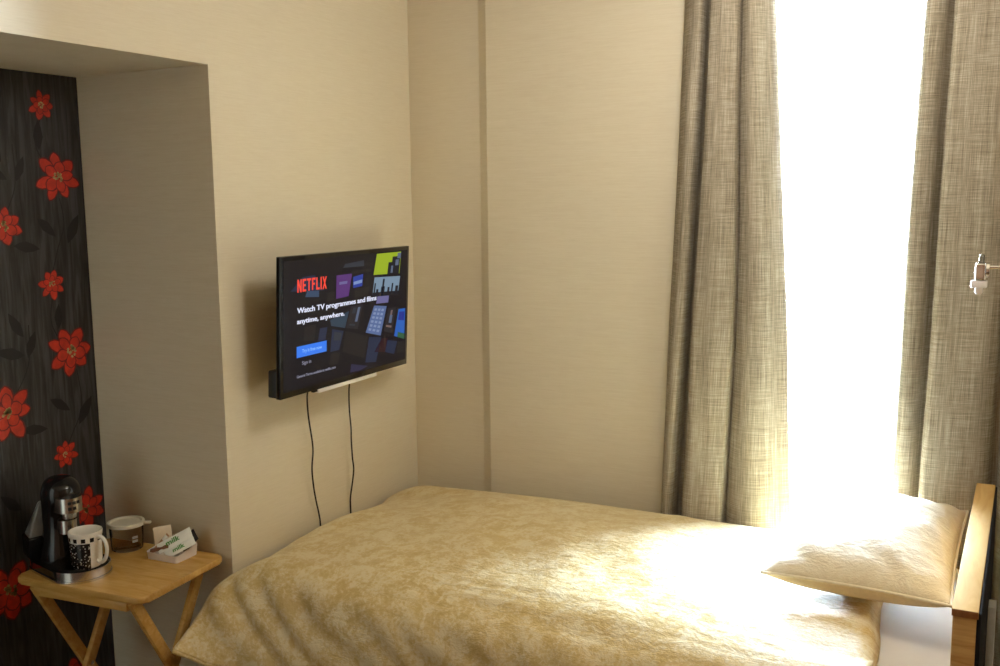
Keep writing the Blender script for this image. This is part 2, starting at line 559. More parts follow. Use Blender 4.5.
# ------------------------------------------------------------------ curtains
def curtain(name, left, right, prof, ztop, zbot, yc, seed, absolute=False, warp=None):
    nu, nz = 150, 46
    samp = catmull(prof, nu)
    bm = bmesh.new()
    uv = bm.loops.layers.uv.new('UVMap')
    # cloth length along the profile
    Ls = [0.0]
    for (a, c), (d, e) in zip(samp, samp[1:]):
        Ls.append(Ls[-1] + sqrt(((d - a) * (0.36 if not absolute else 1)) ** 2 + (e - c) ** 2))
    grid = []
    for j in range(nz):
        z = ztop + (zbot - ztop) * j / (nz - 1)
        row = []
        xl = lerp_table(left, z)
        xr = lerp_table(right, z)
        depth = 0.82 + 0.18 * smooth01((ztop - z) / 1.6)
        for i, (p, q) in enumerate(samp):
            if warp:
                p = max(p, 0.0) ** lerp_table(warp, z)
            x = xl + p * (xr - xl) if not absolute else xl + p * xr
            wob = 0.010 * noise.noise(Vector((p * 5 + seed, z * 1.4, 0.3)))
            wob2 = 0.006 * noise.noise(Vector((p * 9 + seed, z * 2.2, 5.3)))
            row.append(bm.verts.new((x + wob, min(yc + q * depth + wob2, -0.042), z)))
        grid.append(row)
    for j in range(nz - 1):
        for i in range(nu - 1):
            f = bm.faces.new((grid[j][i], grid[j][i + 1], grid[j + 1][i + 1], grid[j + 1][i]))
            for lp, (ii, jj) in zip(f.loops, ((i, j), (i + 1, j), (i + 1, j + 1), (i, j + 1))):
                lp[uv].uv = (Ls[ii], (ztop - zbot) * jj / (nz - 1))
    o = link(name, bm, M_curtain, angle=180)
    md = o.modifiers.new('thickness', 'SOLIDIFY')
    md.thickness = 0.002
    md.offset = -1
    return o

profL = [(0, 0.048), (0.04, 0.010), (0.10, -0.028), (0.155, -0.036), (0.178, -0.018), (0.184, 0.015), (0.190, 0.051), (0.262, 0.051), (0.274, 0.02), (0.272, -0.020), (0.290, -0.043),
         (0.38, -0.052), (0.47, -0.052), (0.545, -0.040), (0.575, -0.034), (0.588, -0.018), (0.595, 0.006), (0.601, 0.010), (0.610, -0.004), (0.65, -0.024),
         (0.72, -0.042), (0.80, -0.038), (0.87, -0.020), (0.93, 0.004), (0.97, 0.022), (1.0, 0.040)]
cl = curtain('curtain', [(0.05, 1.015), (0.70, 1.035), (1.5, 1.062), (2.33, 1.090), (2.7, 1.10)], [(0.05, 1.48), (0.66, 1.470), (1.24, 1.452), (1.8, 1.417), (2.31, 1.384), (2.7, 1.38)],
             profL, 2.66, 0.03, -0.096, 1.0, warp=[(0.7, 1.22), (1.5, 0.97), (2.33, 0.76)])
tag(cl, 'tan woven curtain drawn to the window side next to the bare cream wall', 'curtain', 'curtains at the window')
profR = [(0, 0.022), (0.008, 0.002), (0.022, -0.010), (0.042, -0.004), (0.060, 0.014), (0.072, 0.036), (0.080, 0.048), (0.084, 0.030), (0.0845, 0.0), (0.088, -0.034), (0.102, -0.050), (0.135, -0.047), (0.185, -0.038), (0.230, -0.022),
         (0.258, 0.006), (0.268, 0.045), (0.283, 0.048), (0.290, 0.01), (0.31, -0.02), (0.35, -0.024), (0.41, -0.02), (0.45, 0.03), (0.49, -0.01), (0.54, -0.02), (0.57, 0.03)]
cr = curtain('curtain', [(0.05, 1.765), (0.85, 1.770), (1.4, 1.786), (2.27, 1.815), (2.7, 1.82)], [(0.05, 1.05), (0.9, 1.02), (2.3, 0.93), (2.7, 0.9)], profR, 2.66, 0.03, -0.092, 9.0, True)
tag(cr, 'tan woven curtain hanging behind the wooden headboard and pillow', 'curtain', 'curtains at the window')

# ------------------------------------------------------------------ bed
HBX0, HBX1, HBY0, HBY1, HBZ = 2.011, 2.060, -1.126, -0.135, 0.896
bed = empty('bed', (1.02, -0.63, 0))
tag(bed, 'single bed with a wooden headboard along the window wall', 'bed')
def bpart(name, bm, m, parent=bed, **k):
    o = link(name, bm, m, None, **k)
    o.parent = parent
    o.matrix_parent_inverse = Matrix.Translation(-Vector((1.02, -0.63, 0)))
    return o
b = bmesh.new(); box(b, (HBX0 + 0.001, HBY0 + 0.004, 0.0), (HBX1 - 0.004, HBY1 - 0.002, HBZ - 0.017), 0.002)
hb = bpart('headboard', b, M_oak)
b = bmesh.new(); box(b, (HBX0 - 0.001, HBY0, HBZ - 0.017), (HBX1 - 0.001, HBY1, HBZ - 0.001), 0.0015)
for f in b.faces:
    if f.normal.y < -0.8:
        f.material_index = 1
o = link('cap', b, [M_oaktop, M_oakend]); o.parent = hb; o['label'] = 'pale oak top edge of the headboard'
b = bmesh.new(); box(b, (HBX1 - 0.004, HBY0 + 0.006, 0.02), (HBX1 + 0.004, HBY1 - 0.004, HBZ - 0.006), 0.001)
o = link('back_panel', b, M_black); o.parent = hb; o['label'] = 'black back of the headboard'
b = bmesh.new(); box(b, (HBX1 + 0.004, -0.50, 0.42), (HBX1 + 0.022, -0.44, 0.668), 0.002)
box(b, (HBX1 + 0.004, -0.52, 0.10), (HBX1 + 0.026, -0.43, 0.475), 0.002)
o = link('bracket', b, M_greyst); o.parent = hb; o['label'] = 'grey metal bracket behind the headboard'
b = bmesh.new(); box(b, (0.05, -1.075, 0.16), (2.009, -0.19, 0.42), 0.006)
bpart('base', b, M_redwood)
for sx in (0.10, 1.93):
    for sy in (-1.02, -0.25):
        b = bmesh.new(); box(b, (sx - 0.025, sy - 0.025, 0.0), (sx + 0.025, sy + 0.025, 0.165), 0.003)
        bpart('leg', b, M_redwood)
# mattress in a sheet
b = bmesh.new()
prism(b, round_rect(1.83, 0.80, 0.09, 10, 1.09, -0.585), 0.42, 0.655, 0.080, seg=8)
o = link('mattress', b, M_sheet)
tag(o, 'mattress under a smooth white sheet, bare beside the headboard', 'mattress')

# duvet
def duvet():
    bm = bmesh.new()
    ns, ntt = 150, 110
    grid = []
    for i in range(ns + 1):
        s = i / ns
        # control section, y-z, from the wall side over the bed to the hem in front
        yh = lerp_table([(0, -1.305), (0.05, -1.26), (0.10, -1.215), (0.2, -1.20), (0.5, -1.20), (1, -1.19)], s)
        zh = lerp_table([(0, 0.470), (0.03, 0.440), (0.06, 0.408), (0.12, 0.392), (0.3, 0.36), (1, 0.34)], s)
        up = 0.022 * smooth01(s / 0.5)                     # the wall side lies a little higher towards the head
        foot = 0.010 * (1 - smooth01(s / 0.12))
        sec = [(-0.150, 0.50), (-0.152, 0.585), (-0.175, 0.640 + up), (-0.24, 0.672 + up), (-0.40, 0.698 + up * 0.7), (-0.62, 0.716 + up * 0.3), (-0.84, 0.712),
               (-1.0, 0.694), (-1.085, 0.662), (-1.145, 0.602 + 0.01), (-1.175 + (yh + 1.20) * 0.5, 0.515), (yh, zh)]
        smp = catmull(sec, ntt + 1)
        row = []
        for j, (y, z) in enumerate(smp):
            t = j / ntt
            xr = 1.812 + 0.036 * smooth01((-0.55 - y) / 0.4)
            xl = 0.030
            # foot corner in front of the alcove leans out a little
            if y < -1.06:
                xl = 0.030 - 0.026 * smooth01((-1.06 - y) / 0.2)
            x = xl + (xr - xl) * (s ** 1.08)
            # rounded foot edge against the wall
            d = (x - xl)
            fall = max(0.0, 1 - d / 0.17)
            z -= 0.075 * (0.75 + 0.25 * smooth01((-0.2 - y) / 0.3)) * fall ** 2.0 * (1 - 0.75 * smooth01((-1.05 - y) / 0.15))
            # head-side edge closes onto the mattress
            d2 = (xr - x)
            fall2 = max(0.0, 1 - d2 / 0.035)
            if y > -0.98:
                z -= min(0.045, max(0, z - 0.672)) * fall2 ** 2.0
            topq = smooth01((y + 1.10) / 0.12)
            topq *= smooth01((-0.20 - y) / 0.15)
            z -= topq * (0.044 * (1 - smooth01(s / 0.40)) + 0.010 * smooth01((s - 0.65) / 0.2) + 0.018 * smooth01((s - 0.74) / 0.1) * smooth01((y + 0.86) / 0.12))
            # swell and slack
            P = Vector((x * 2.1, y * 3.0, 1.7))
            topw = smooth01((y + 1.12) / 0.15) * smooth01((-0.2 - y) / 0.08)
            z += 0.014 * noise.noise(P) * topw
            z += 0.006 * noise.noise(Vector((x * 6.5 + 3, y * 5, 4.0))) * topw
            z += 0.0025 * noise.noise(Vector((x * 16, y * 13, 2.0))) * topw
            z += 0.0035 * noise.noise(Vector((x * 2.2, y * 42, 6.0))) * smooth01((-0.93 - y) / 0.06) * smooth01((y + 1.15) / 0.05) * smooth01((x - 0.4) / 0.3)
            # diagonal folds on the front drop, strongest near the foot corner
            fr = smooth01((-1.02 - y) / 0.14)
            ph = x * 40 + (z - 0.5) * 46 + 4.5 * noise.noise(Vector((x * 4, z * 4, 0)))
            amp = 0.009 * (0.55 + 1.1 * abs(noise.noise(Vector((x * 6, 3.3, z * 3))))) * fr * (0.35 + 0.65 * (1 - smooth01((x - 0.1) / 0.6))) * (1 - 0.5 * smooth01((t - 0.9) / 0.1))
            y2 = y + amp * sin(ph) + 0.012 * fr * noise.noise(Vector((x * 4, z * 6, 8)))
            z += 0.35 * amp * cos(ph * 0.9)
            row.append(bm.verts.new((max(x, 0.004), min(y2, -0.158), z)))
        grid.append(row)
    for i in range(ns):
        for j in range(ntt):
            bm.faces.new((grid[i][j], grid[i + 1][j], grid[i + 1][j + 1], grid[i][j + 1]))
    bmesh.ops.recalc_face_normals(bm, faces=bm.faces[:])
    o = link('duvet', bm, M_duvet, angle=180, recalc=False)
    md = o.modifiers.new('thickness', 'SOLIDIFY')
    md.thickness = 0.012
    md.offset = 0
    return o, grid
dv, _ = duvet()
tag(dv, 'gold and cream patterned duvet spread over the bed', 'duvet')
# seam flange along the front hem and the foot corner
hem = bmesh.new()
hp = []
me = dv.data
ncols = 111
for i in range(0, 151, 2):
    v = me.vertices[i * ncols + 110].co
    hp.append((v.x + (0.004 if i == 0 else 0), v.y - 0.002, v.z - 0.002))
tube(hem, hp, 0.0065, 8, 2)
link('hem', hem, M_duvet, dv, angle=180)

# pillow
def pillow():
    bm = bmesh.new()
    n = 60
    # corner points of the seam: near tip, near right, far right, far left
    c00 = Vector((1.548, -0.775, 0.768)); c10 = Vector((1.994, -0.806, 0.774)); c11 = Vector((1.992, -0.165, 0.815)); c01 = Vector((1.640, -0.172, 0.790))
    top, bot = [], []
    for i in range(n + 1):
        u = -1 + 2 * i / n
        rt, rb = [], []
        for j in range(n + 1):
            v = -1 + 2 * j / n
            # edges bow inward between the pointed corners
            k = 0.045
            uu = u * (1 - k * (1 - v * v)); vv = v * (1 - k * (1 - u * u))
            a, c = (uu + 1) / 2, (vv + 1) / 2
            p = c00 * (1 - a) * (1 - c) + c10 * a * (1 - c) + c11 * a * c + c01 * (1 - a) * c
            f = max(0.0, (1 - abs(u) ** 2.4)) ** 0.62 * max(0.0, (1 - abs(v) ** 2.4)) ** 0.62
            edge = 1 - max(abs(u), abs(v))
            cr = 0.004 * sin(11 * (u * 0.6 + v) + 3 * noise.noise(Vector((u * 2, v * 2, 0)))) * smooth01(edge * 6) * smooth01((max(abs(u), abs(v)) - 0.45) / 0.4)
            wr = 0.007 * noise.noise(Vector((u * 1.6, v * 1.8, 3))) * f + 0.003 * noise.noise(Vector((u * 5, v * 5, 9))) * f
            # gathers running in from the near right corner
            g = (u + v * -0.55) * 9
            gat = 0.006 * sin(g * 2.4 + 2 * v) * smooth01((u - 0.25) / 0.5) * smooth01((-v - 0.1) / 0.6) * smooth01(edge * 5)
            sag = 0.010 * (1 - abs(u)) * (1 if v < -0.9 else 0)
            rt.append(bm.verts.new(p + Vector((0, 0, 0.102 * f + wr + cr))))
            hgt = 0.078 * f ** 0.7
            zb = p.z - hgt
            rb.append(rt[-1] if edge < 1e-6 else bm.verts.new((p.x, p.y, zb)))
        top.append(rt); bot.append(rb)
    for i in range(n):
        for j in range(n):
            f = bm.faces.new((top[i][j], top[i + 1][j], top[i + 1][j + 1], top[i][j + 1])); f.material_index = 0
            q = [bot[i][j], bot[i][j + 1], bot[i + 1][j + 1], bot[i + 1][j]]
            try:
                f = bm.faces.new(q); f.material_index = 1
            except ValueError:
                pass
    return link('pillow', bm, [M_pillow, M_under], angle=180), (c00, c10, c11, c01)
pw, cc = pillow()
tag(pw, 'plump cream and gold pillow leaning towards the wooden headboard', 'pillow')
b = bmesh.new()
me = pw.data
def edge_pts():
    # the seam: outline of the cushion
    out = []
    c00, c10, c11, c01 = cc
    k = 0.045; n = 40
    for (u0, v0), (u1, v1) in (((-1, -1), (1, -1)), ((1, -1), (1, 1)), ((1, 1), (-1, 1)), ((-1, 1), (-1, -1))):
        for q in range(n):
            u = u0 + (u1 - u0) * q / n; v = v0 + (v1 - v0) * q / n
            uu = u * (1 - k * (1 - v * v)); vv = v * (1 - k * (1 - u * u))
            a, c = (uu + 1) / 2, (vv + 1) / 2
            out.append(c00 * (1 - a) * (1 - c) + c10 * a * (1 - c) + c11 * a * c + c01 * (1 - a) * c)
    out.append(out[0])
    return out
tube(b, edge_pts(), 0.004, 6, 1)
link('piping', b, M_pillow, pw, angle=180)

# ------------------------------------------------------------------ television
tvc = Vector((0.1363, -0.5915, 1.3432)); yaw, tilt = 0.0383, 0.0519
e_ = Vector((-sin(yaw), cos(yaw), 0)); n_ = Vector((cos(yaw), sin(yaw), 0)); u_ = Vector((0, 0, 1))
n2 = cos(tilt) * n_ - sin(tilt) * u_; u2 = cos(tilt) * u_ + sin(tilt) * n_
tv = bpy.data.objects.new('television', None)
COL.objects.link(tv)
Mt = Matrix((e_, u2, n2)).transposed().to_4x4()      # local x right along the screen, y up, z out of the screen
Mt.translation = tvc
tv.matrix_world = Mt
tag(tv, 'black flat television on the cream wall showing a streaming menu', 'television')
TW, TH = 0.73, 0.433
b = bmesh.new(); box(b, (-TW / 2, -TH / 2, -0.018), (TW / 2, TH / 2, 0.0), 0.0025)
link('bezel', b, M_gblack, tv)
b = bmesh.new()
box(b, (-0.363, -0.2155, -0.051), (0.30, -0.130, -0.017), 0.006)
box(b, (-0.26, -0.08, -0.045), (0.26, 0.15, -0.017), 0.01)
link('rear_housing', b, M_mblack, tv)
b = bmesh.new(); box(b, (-0.198, -TH / 2 - 0.007, -0.012), (-0.176, -TH / 2 + 0.001, -0.002), 0.001)
link('sensor', b, M_gblack, tv)
# screen with its picture
def E(name, r, g, b_, k=1.0):
    return emit(name, srgb(r, g, b_), k)
SM = {'base': E('screen_dark', 17, 16, 24, 1.0), 'green': E('screen_lime', 150, 172, 38), 'figure': E('screen_black_figure', 22, 24, 34), 'figure2': E('screen_steel', 88, 100, 124),
      'sky': E('screen_pale_sky', 118, 140, 160), 'purple': E('screen_purple', 84, 46, 112), 'blue': E('screen_royal_blue', 36, 58, 150), 'ice': E('screen_ice', 120, 145, 190),
      'lav': E('screen_lavender', 104, 100, 146), 'grey': E('screen_grey_blue', 82, 102, 146), 'grey2': E('screen_light_grey_blue', 124, 140, 176), 'dark': E('screen_brown_black', 36, 34, 40),
      'cyan': E('screen_bright_blue', 38, 92, 176), 'dblue': E('screen_indigo', 34, 48, 134), 'leaf': E('screen_green', 46, 88, 62), 'low': E('screen_dim_blue', 32, 42, 66), 'redd': E('screen_dim_red', 44, 22, 28),
      'teal': E('screen_teal', 42, 60, 78), 'br': E('screen_dim_brown', 30, 28, 30), 'bot': E('screen_dim_violet', 42, 40, 66), 'tl': E('screen_slate', 52, 72, 98),
      'logo': E('screen_faint_grey', 46, 50, 60), 'red': E('screen_red_lettering', 236, 70, 54, 1.1), 'white': E('screen_white_lettering', 226, 230, 250), 'btn': E('screen_button_blue', 54, 122, 236),
      'btx': E('screen_button_lettering', 150, 200, 255), 'small': E('screen_small_lettering', 150, 150, 170), 'skin': E('screen_skin', 112, 92, 92)}
keys = list(SM)
ix = {k: i for i, k in enumerate(keys)}
b = bmesh.new()
SX, SY = 0.352, 0.203
Z0 = 0.0004
def q4(pts, key, lift=1):
    z = Z0 + 0.00012 * lift
    f = b.faces.new([b.verts.new((x, y, z)) for x, y in pts])
    f.material_index = ix[key]
    f.normal_update()
    if f.normal.z < 0:
        f.normal_flip()
def inside(quad, u0, v0, u1, v1):
    (a, c_, d, e) = [Vector(p) for p in quad]
    def P(u, v):
        return tuple((a * (1 - u) + c_ * u) * (1 - v) + (e * (1 - u) + d * u) * v)
    return [P(u0, v0), P(u1, v0), P(u1, v1), P(u0, v1)]
q4([(-SX, -SY + 0.006), (SX, -SY + 0.006), (SX, SY), (-SX, SY)], 'base', 0)
T = {'green': [(0.152, 0.199), (0.309, 0.199), (0.300, 0.122), (0.133, 0.128)], 'sky': [(0.140, 0.119), (0.306, 0.112), (0.292, 0.046), (0.127, 0.053)], 'purple': [(-0.083, 0.142), (0.005, 0.142), (-0.014, 0.069), (-0.084, 0.066)],
     'blue': [(0.011, 0.13), (0.07, 0.136), (0.065, 0.096), (0.012, 0.093)], 'lav': [(0.161, 0.056), (0.235, 0.053), (0.229, 0.024), (0.152, 0.027)], 'grey': [(0.140, 0.022), (0.220, 0.012), (0.184, -0.088), (0.090, -0.066)],
     'dark': [(0.001, 0.034), (0.072, 0.034), (0.041, -0.048), (-0.026, -0.036)], 'cyan': [(0.3, -0.007), (0.345, -0.008), (0.342, -0.121), (0.273, -0.101)], 'pers': [(0.23, 0.004), (0.283, 0.002), (0.259, -0.089), (0.203, -0.075)],
     'low': [(0.112, -0.084), (0.188, -0.094), (0.158, -0.178), (0.09, -0.170)], 'red': [(0.194, -0.098), (0.233, -0.103), (0.215, -0.151), (0.145, -0.141)], 'dim': [(0.227, -0.11), (0.294, -0.122), (0.275, -0.167), (0.215, -0.151)],
     'teal': [(-0.116, 0.001), (-0.01, 0.019), (-0.032, -0.035), (-0.11, -0.019)], 'gr': [(-0.104, -0.03), (-0.04, -0.044), (-0.064, -0.104), (-0.114, -0.104)], 'br': [(-0.031, -0.045), (0.106, -0.08), (0.083, -0.153), (-0.047, -0.113)],
     'bot': [(0.006, -0.162), (0.108, -0.184), (0.06, -0.192), (0.0, -0.190)], 'tl': [(-0.237, 0.105), (-0.176, 0.101), (-0.176, 0.081), (-0.247, 0.087)], 'logo': [(-0.036, 0.176), (0.074, 0.182), (0.075, 0.162), (-0.047, 0.164)]}
q4(T['green'], 'green'); q4(inside(T['green'], 0.52, 0.45, 0.74, 1.0), 'figure', 2); q4(inside(T['green'], 0.66, 0.2, 0.98, 1.0), 'figure', 3)
q4(inside(T['green'], 0.80, 0.35, 0.93, 0.62), 'figure2', 4); q4(inside(T['green'], 0.64, 0.62, 0.72, 0.95), 'figure2', 4); q4(inside(T['green'], 0.86, 0.05, 1.0, 0.3), 'figure2', 4)
q4(T['sky'], 'sky'); q4(inside(T['sky'], 0, 0.78, 1, 1), 'figure', 2)
for u0, u1, v0 in ((0.03, 0.08, 0.3), (0.12, 0.2, 0.62), (0.33, 0.40, 0.1), (0.30, 0.44, 0.5), (0.55, 0.63, 0.55), (0.70, 0.76, 0.35), (0.86, 0.97, 0.5)):
    q4(inside(T['sky'], u0, v0, u1, 1), 'figure', 3)
q4(T['purple'], 'purple'); q4(inside(T['purple'], 0.2, 0.3, 0.75, 0.42), 'lav', 2); q4(T['blue'], 'blue'); q4(inside(T['blue'], 0.05, 0.45, 0.95, 0.72), 'ice', 2)
q4(T['lav'], 'lav'); q4(T['grey'], 'grey')
for r in range(6):
    for c in range(3):
        q4(inside(T['grey'], 0.12 + 0.27 * c, 0.10 + 0.145 * r, 0.30 + 0.27 * c, 0.18 + 0.145 * r), 'grey2', 2)
q4(T['dark'], 'dark'); q4(inside(T['dark'], 0.2, 0.1, 0.5, 0.35), 'logo', 2); q4(inside(T['dark'], 0.62, 0.1, 0.82, 0.7), 'figure2', 2); q4(inside(T['dark'], 0.2, 0.8, 0.7, 0.88), 'logo', 2)
q4(T['cyan'], 'cyan'); q4(inside(T['cyan'], 0.15, 0.1, 0.9, 0.4), 'dblue', 2); q4(inside(T['cyan'], 0.3, 0.82, 1, 1), 'leaf', 2)
q4(T['pers'], 'dark'); q4(inside(T['pers'], 0.4, 0.1, 0.62, 0.3), 'skin', 2); q4(inside(T['pers'], 0.38, 0.3, 0.7, 0.62), 'figure2', 2); q4(inside(T['pers'], 0.15, 0.72, 0.8, 0.8), 'skin', 2)
for k_, c_ in (('low', 'low'), ('red', 'redd'), ('dim', 'low'), ('teal', 'teal'), ('gr', 'low'), ('br', 'br'), ('bot', 'bot'), ('tl', 'tl'), ('logo', 'logo')):
    q4(T[k_], c_)
q4(inside(T['gr'], 0.2, 0.1, 0.9, 0.5), 'logo', 2)
q4([(-0.17, -0.02), (-0.13, -0.02), (-0.14, -0.06), (-0.18, -0.06)], 'low')
for k_ in ([(-0.25, -0.005), (-0.19, -0.003), (-0.20, -0.055), (-0.255, -0.05)], [(-0.13, 0.09), (-0.09, 0.092), (-0.095, 0.065), (-0.135, 0.064)], [(0.02, 0.09), (0.11, 0.09), (0.10, 0.06), (0.02, 0.06)],
           [(-0.11, -0.11), (-0.06, -0.112), (-0.07, -0.15), (-0.12, -0.145)], [(0.0, 0.15), (0.12, 0.15), (0.115, 0.14), (0.0, 0.14)], [(0.30, -0.125), (0.345, -0.128), (0.345, -0.17), (0.29, -0.165)]):
    q4(k_, 'br')
q4([(-0.32, 0.11), (-0.26, 0.15), (-0.20, 0.152), (-0.15, 0.10)], 'low')
# lettering
def letter(shape, x, w, y0, y1, th):
    def r(x0, ya, x1, yb):
        q4([(x0, ya), (x1, ya), (x1, yb), (x0, yb)], 'red', 6)
    def dia(xa, ya, xb, yb, t):
        q4([(xa, ya), (xa + t, ya), (xb + t, yb), (xb, yb)], 'red', 6)
    h = y1 - y0
    if shape == 'N':
        r(x, y0, x + th, y1); r(x + w - th, y0, x + w, y1); dia(x, y1, x + w - th, y0, th)
    elif shape == 'E':
        r(x, y0, x + th, y1); r(x, y1 - th, x + w, y1); r(x, y0, x + w, y0 + th); r(x, y0 + h / 2 - th / 2, x + w * .9, y0 + h / 2 + th / 2)
    elif shape == 'T':
        r(x, y1 - th, x + w, y1); r(x + w / 2 - th / 2, y0, x + w / 2 + th / 2, y1)
    elif shape == 'F':
        r(x, y0, x + th, y1); r(x, y1 - th, x + w, y1); r(x, y0 + h / 2 - th / 2, x + w * .85, y0 + h / 2 + th / 2)
    elif shape == 'L':
        r(x, y0, x + th, y1); r(x, y0, x + w, y0 + th)
    elif shape == 'I':
        r(x, y0, x + th, y1)
    elif shape == 'X':
        dia(x, y0, x + w - th, y1, th); dia(x, y1, x + w - th, y0, th)
lx = -0.287
for ch, w in (('N', .0215), ('E', .018), ('T', .021), ('F', .018), ('L', .018), ('I', .0065), ('X', .0225)):
    mid = abs((lx + w / 2) + 0.212) / 0.075
    letter(ch, lx, w, 0.1065 - 0.003 * mid, 0.144, 0.0065)
    lx += w + 0.0042
for dx_ in (0.0, 0.0011):
    text_mesh(b, 'Watch TV programmes and films', -0.288 + dx_, 0.0345, 0.440, 0.0225, Z0 + 0.0008 + dx_ * 0.1, ix['white'], 0.018)
for dx_ in (0.0, 0.0011):
    text_mesh(b, 'anytime, anywhere.', -0.288 + dx_, 0.0020, 0.250, 0.0205, Z0 + 0.0008 + dx_ * 0.1, ix['white'], 0.018)
q4([(-0.289, -0.098), (-0.134, -0.098), (-0.134, -0.063), (-0.289, -0.063)], 'btn', 4)
text_mesh(b, 'Try it free now', -0.262, -0.0885, 0.102, 0.0145, Z0 + 0.001, ix['btx'], 0.008)
text_mesh(b, 'Sign in', -0.262, -0.1265, 0.046, 0.0150, Z0 + 0.001, ix['small'], 0.004)
text_mesh(b, 'General Terms available at netflix.com', -0.288, -0.1615, 0.204, 0.0085, Z0 + 0.001, ix['small'], 0.012)
link('screen', b, [SM[k] for k in keys], tv, smooth=False, recalc=False)

# wall bracket carrying it
br = empty('wall_bracket', (0.0, -0.5915, 1.34))
tag(br, 'white metal television bracket, its bar showing under the screen', 'bracket')
def brpart(name, bm, m):
    o = link(name, bm, m); o.parent = br
    o.matrix_parent_inverse = Matrix.Translation(-Vector((0.0, -0.5915, 1.34)))
    return o
b = bmesh.new(); box(b, (0.001, -0.74, 1.16), (0.012, -0.44, 1.50), 0.002); brpart('wall_plate', b, M_white)
b = bmesh.new()
def tvpt(x, y, z):
    return tvc + e_ * x + u2 * y + n2 * z
tmp = bmesh.new(); box(tmp, (-0.165, -0.2310, -0.020), (0.172, -0.2168, -0.005), 0.0015)
merge(b, tmp, Mt); brpart('bar', b, M_white)
for x in (-0.12, 0.12):
    b = bmesh.new()
    bar(b, (0.008, tvpt(x, 0, 0).y, 1.34), tvpt(x, 0.0, -0.0455), 0.05, 0.02, (0, 1, 0))
    tmp = bmesh.new(); box(tmp, (x - 0.012, -0.222, -0.064), (x + 0.012, 0.12, -0.0535), 0.001); merge(b, tmp, Mt)
    tmp = bmesh.new(); box(tmp, (x - 0.012, -0.2275, -0.064), (x + 0.012, -0.2175, -0.016), 0.001); merge(b, tmp, Mt)
    brpart('arm', b, M_greyst)

def cable(label, pts, r=0.0028):
    bm = bmesh.new()
    tube(bm, pts, r, 8, 6)
    tag(link('cable', bm, M_cable, angle=180), label, 'cable', 'cables hanging from the television')
cable('thin black cable hanging from the television, the wavier one nearer the alcove', [(0.055, -0.700, 1.20), (0.040, -0.700, 1.12), (0.030, -0.700, 1.085), (0.030, -0.698, 1.02), (0.031, -0.690, 0.965), (0.027, -0.678, 0.920), (0.028, -0.679, 0.885), (0.030, -0.689, 0.835),
      (0.028, -0.682, 0.775), (0.022, -0.665, 0.72), (0.013, -0.640, 0.66), (0.011, -0.632, 0.61), (0.011, -0.630, 0.42)])
cable('thin black cable hanging from the television, the straighter one nearer the corner', [(0.055, -0.47, 1.20), (0.040, -0.472, 1.12), (0.030, -0.472, 1.07), (0.030, -0.474, 1.0), (0.030, -0.468, 0.93), (0.029, -0.467, 0.88), (0.030, -0.465, 0.82), (0.030, -0.460, 0.775),
      (0.024, -0.464, 0.72), (0.014, -0.463, 0.67), (0.011, -0.460, 0.62), (0.011, -0.460, 0.42)])

# ------------------------------------------------------------------ chrome arm by the right curtain
arm = empty('jointed_mount', (2.45, -0.6, 1.55))
tag(arm, 'chrome jointed arm tip sticking out in front of the right curtain', 'bracket')
def apart(name, bm, m):
    o = link(name, bm, m); o.parent = arm
    o.matrix_parent_inverse = Matrix.Translation(-Vector((2.45, -0.6, 1.55)))
    return o
jx, jy = 2.011, -0.6
b = bmesh.new(); tube(b, [(jx + 0.012, jy, 1.548), (2.3, jy, 1.556), (RIGHT - 0.012, jy, 1.56)], 0.0042, 12, 4); apart('rod', b, M_chrome)
b = bmesh.new(); tmp = bmesh.new(); lathe(tmp, [(0, 0), (0.045, 0), (0.045, 0.008), (0.03, 0.014), (0, 0.014)], 32)
merge(b, tmp, Matrix.Translation((RIGHT, jy, 1.56)) @ Matrix.Rotation(-pi / 2, 4, 'Y')); apart('wall_plate', b, M_chrome)
b = bmesh.new(); box(b, (jx - 0.014, jy - 0.013, 1.5165), (jx + 0.010, jy + 0.013, 1.5575), 0.004, 3); apart('knuckle', b, M_chrome)
b = bmesh.new(); tmp = bmesh.new(); lathe(tmp, [(0, 0), (0.018, 0), (0.018, 0.007), (0, 0.007)], 24)
merge(b, tmp, Matrix.Translation((jx + 0.010, jy, 1.541)) @ Matrix.Rotation(pi / 2, 4, 'Y')); apart('disc', b, M_chrome)
b = bmesh.new(); lathe(b, [(0, 1.5575), (0.006, 1.5575), (0.006, 1.576), (0.004, 1.579), (0, 1.579)], 20, (jx - 0.001, jy)); apart('pin', b, M_acrylic)
b = bmesh.new(); box(b, (jx - 0.022, jy - 0.012, 1.499), (jx + 0.014, jy + 0.012, 1.5165), 0.003, 2); apart('cross_bar', b, M_tray)
b = bmesh.new(); lathe(b, [(0, 1.499), (0.009, 1.499), (0.009, 1.487), (0.006, 1.483), (0, 1.483)], 20, (jx - 0.004, jy)); apart('tip', b, M_tray)

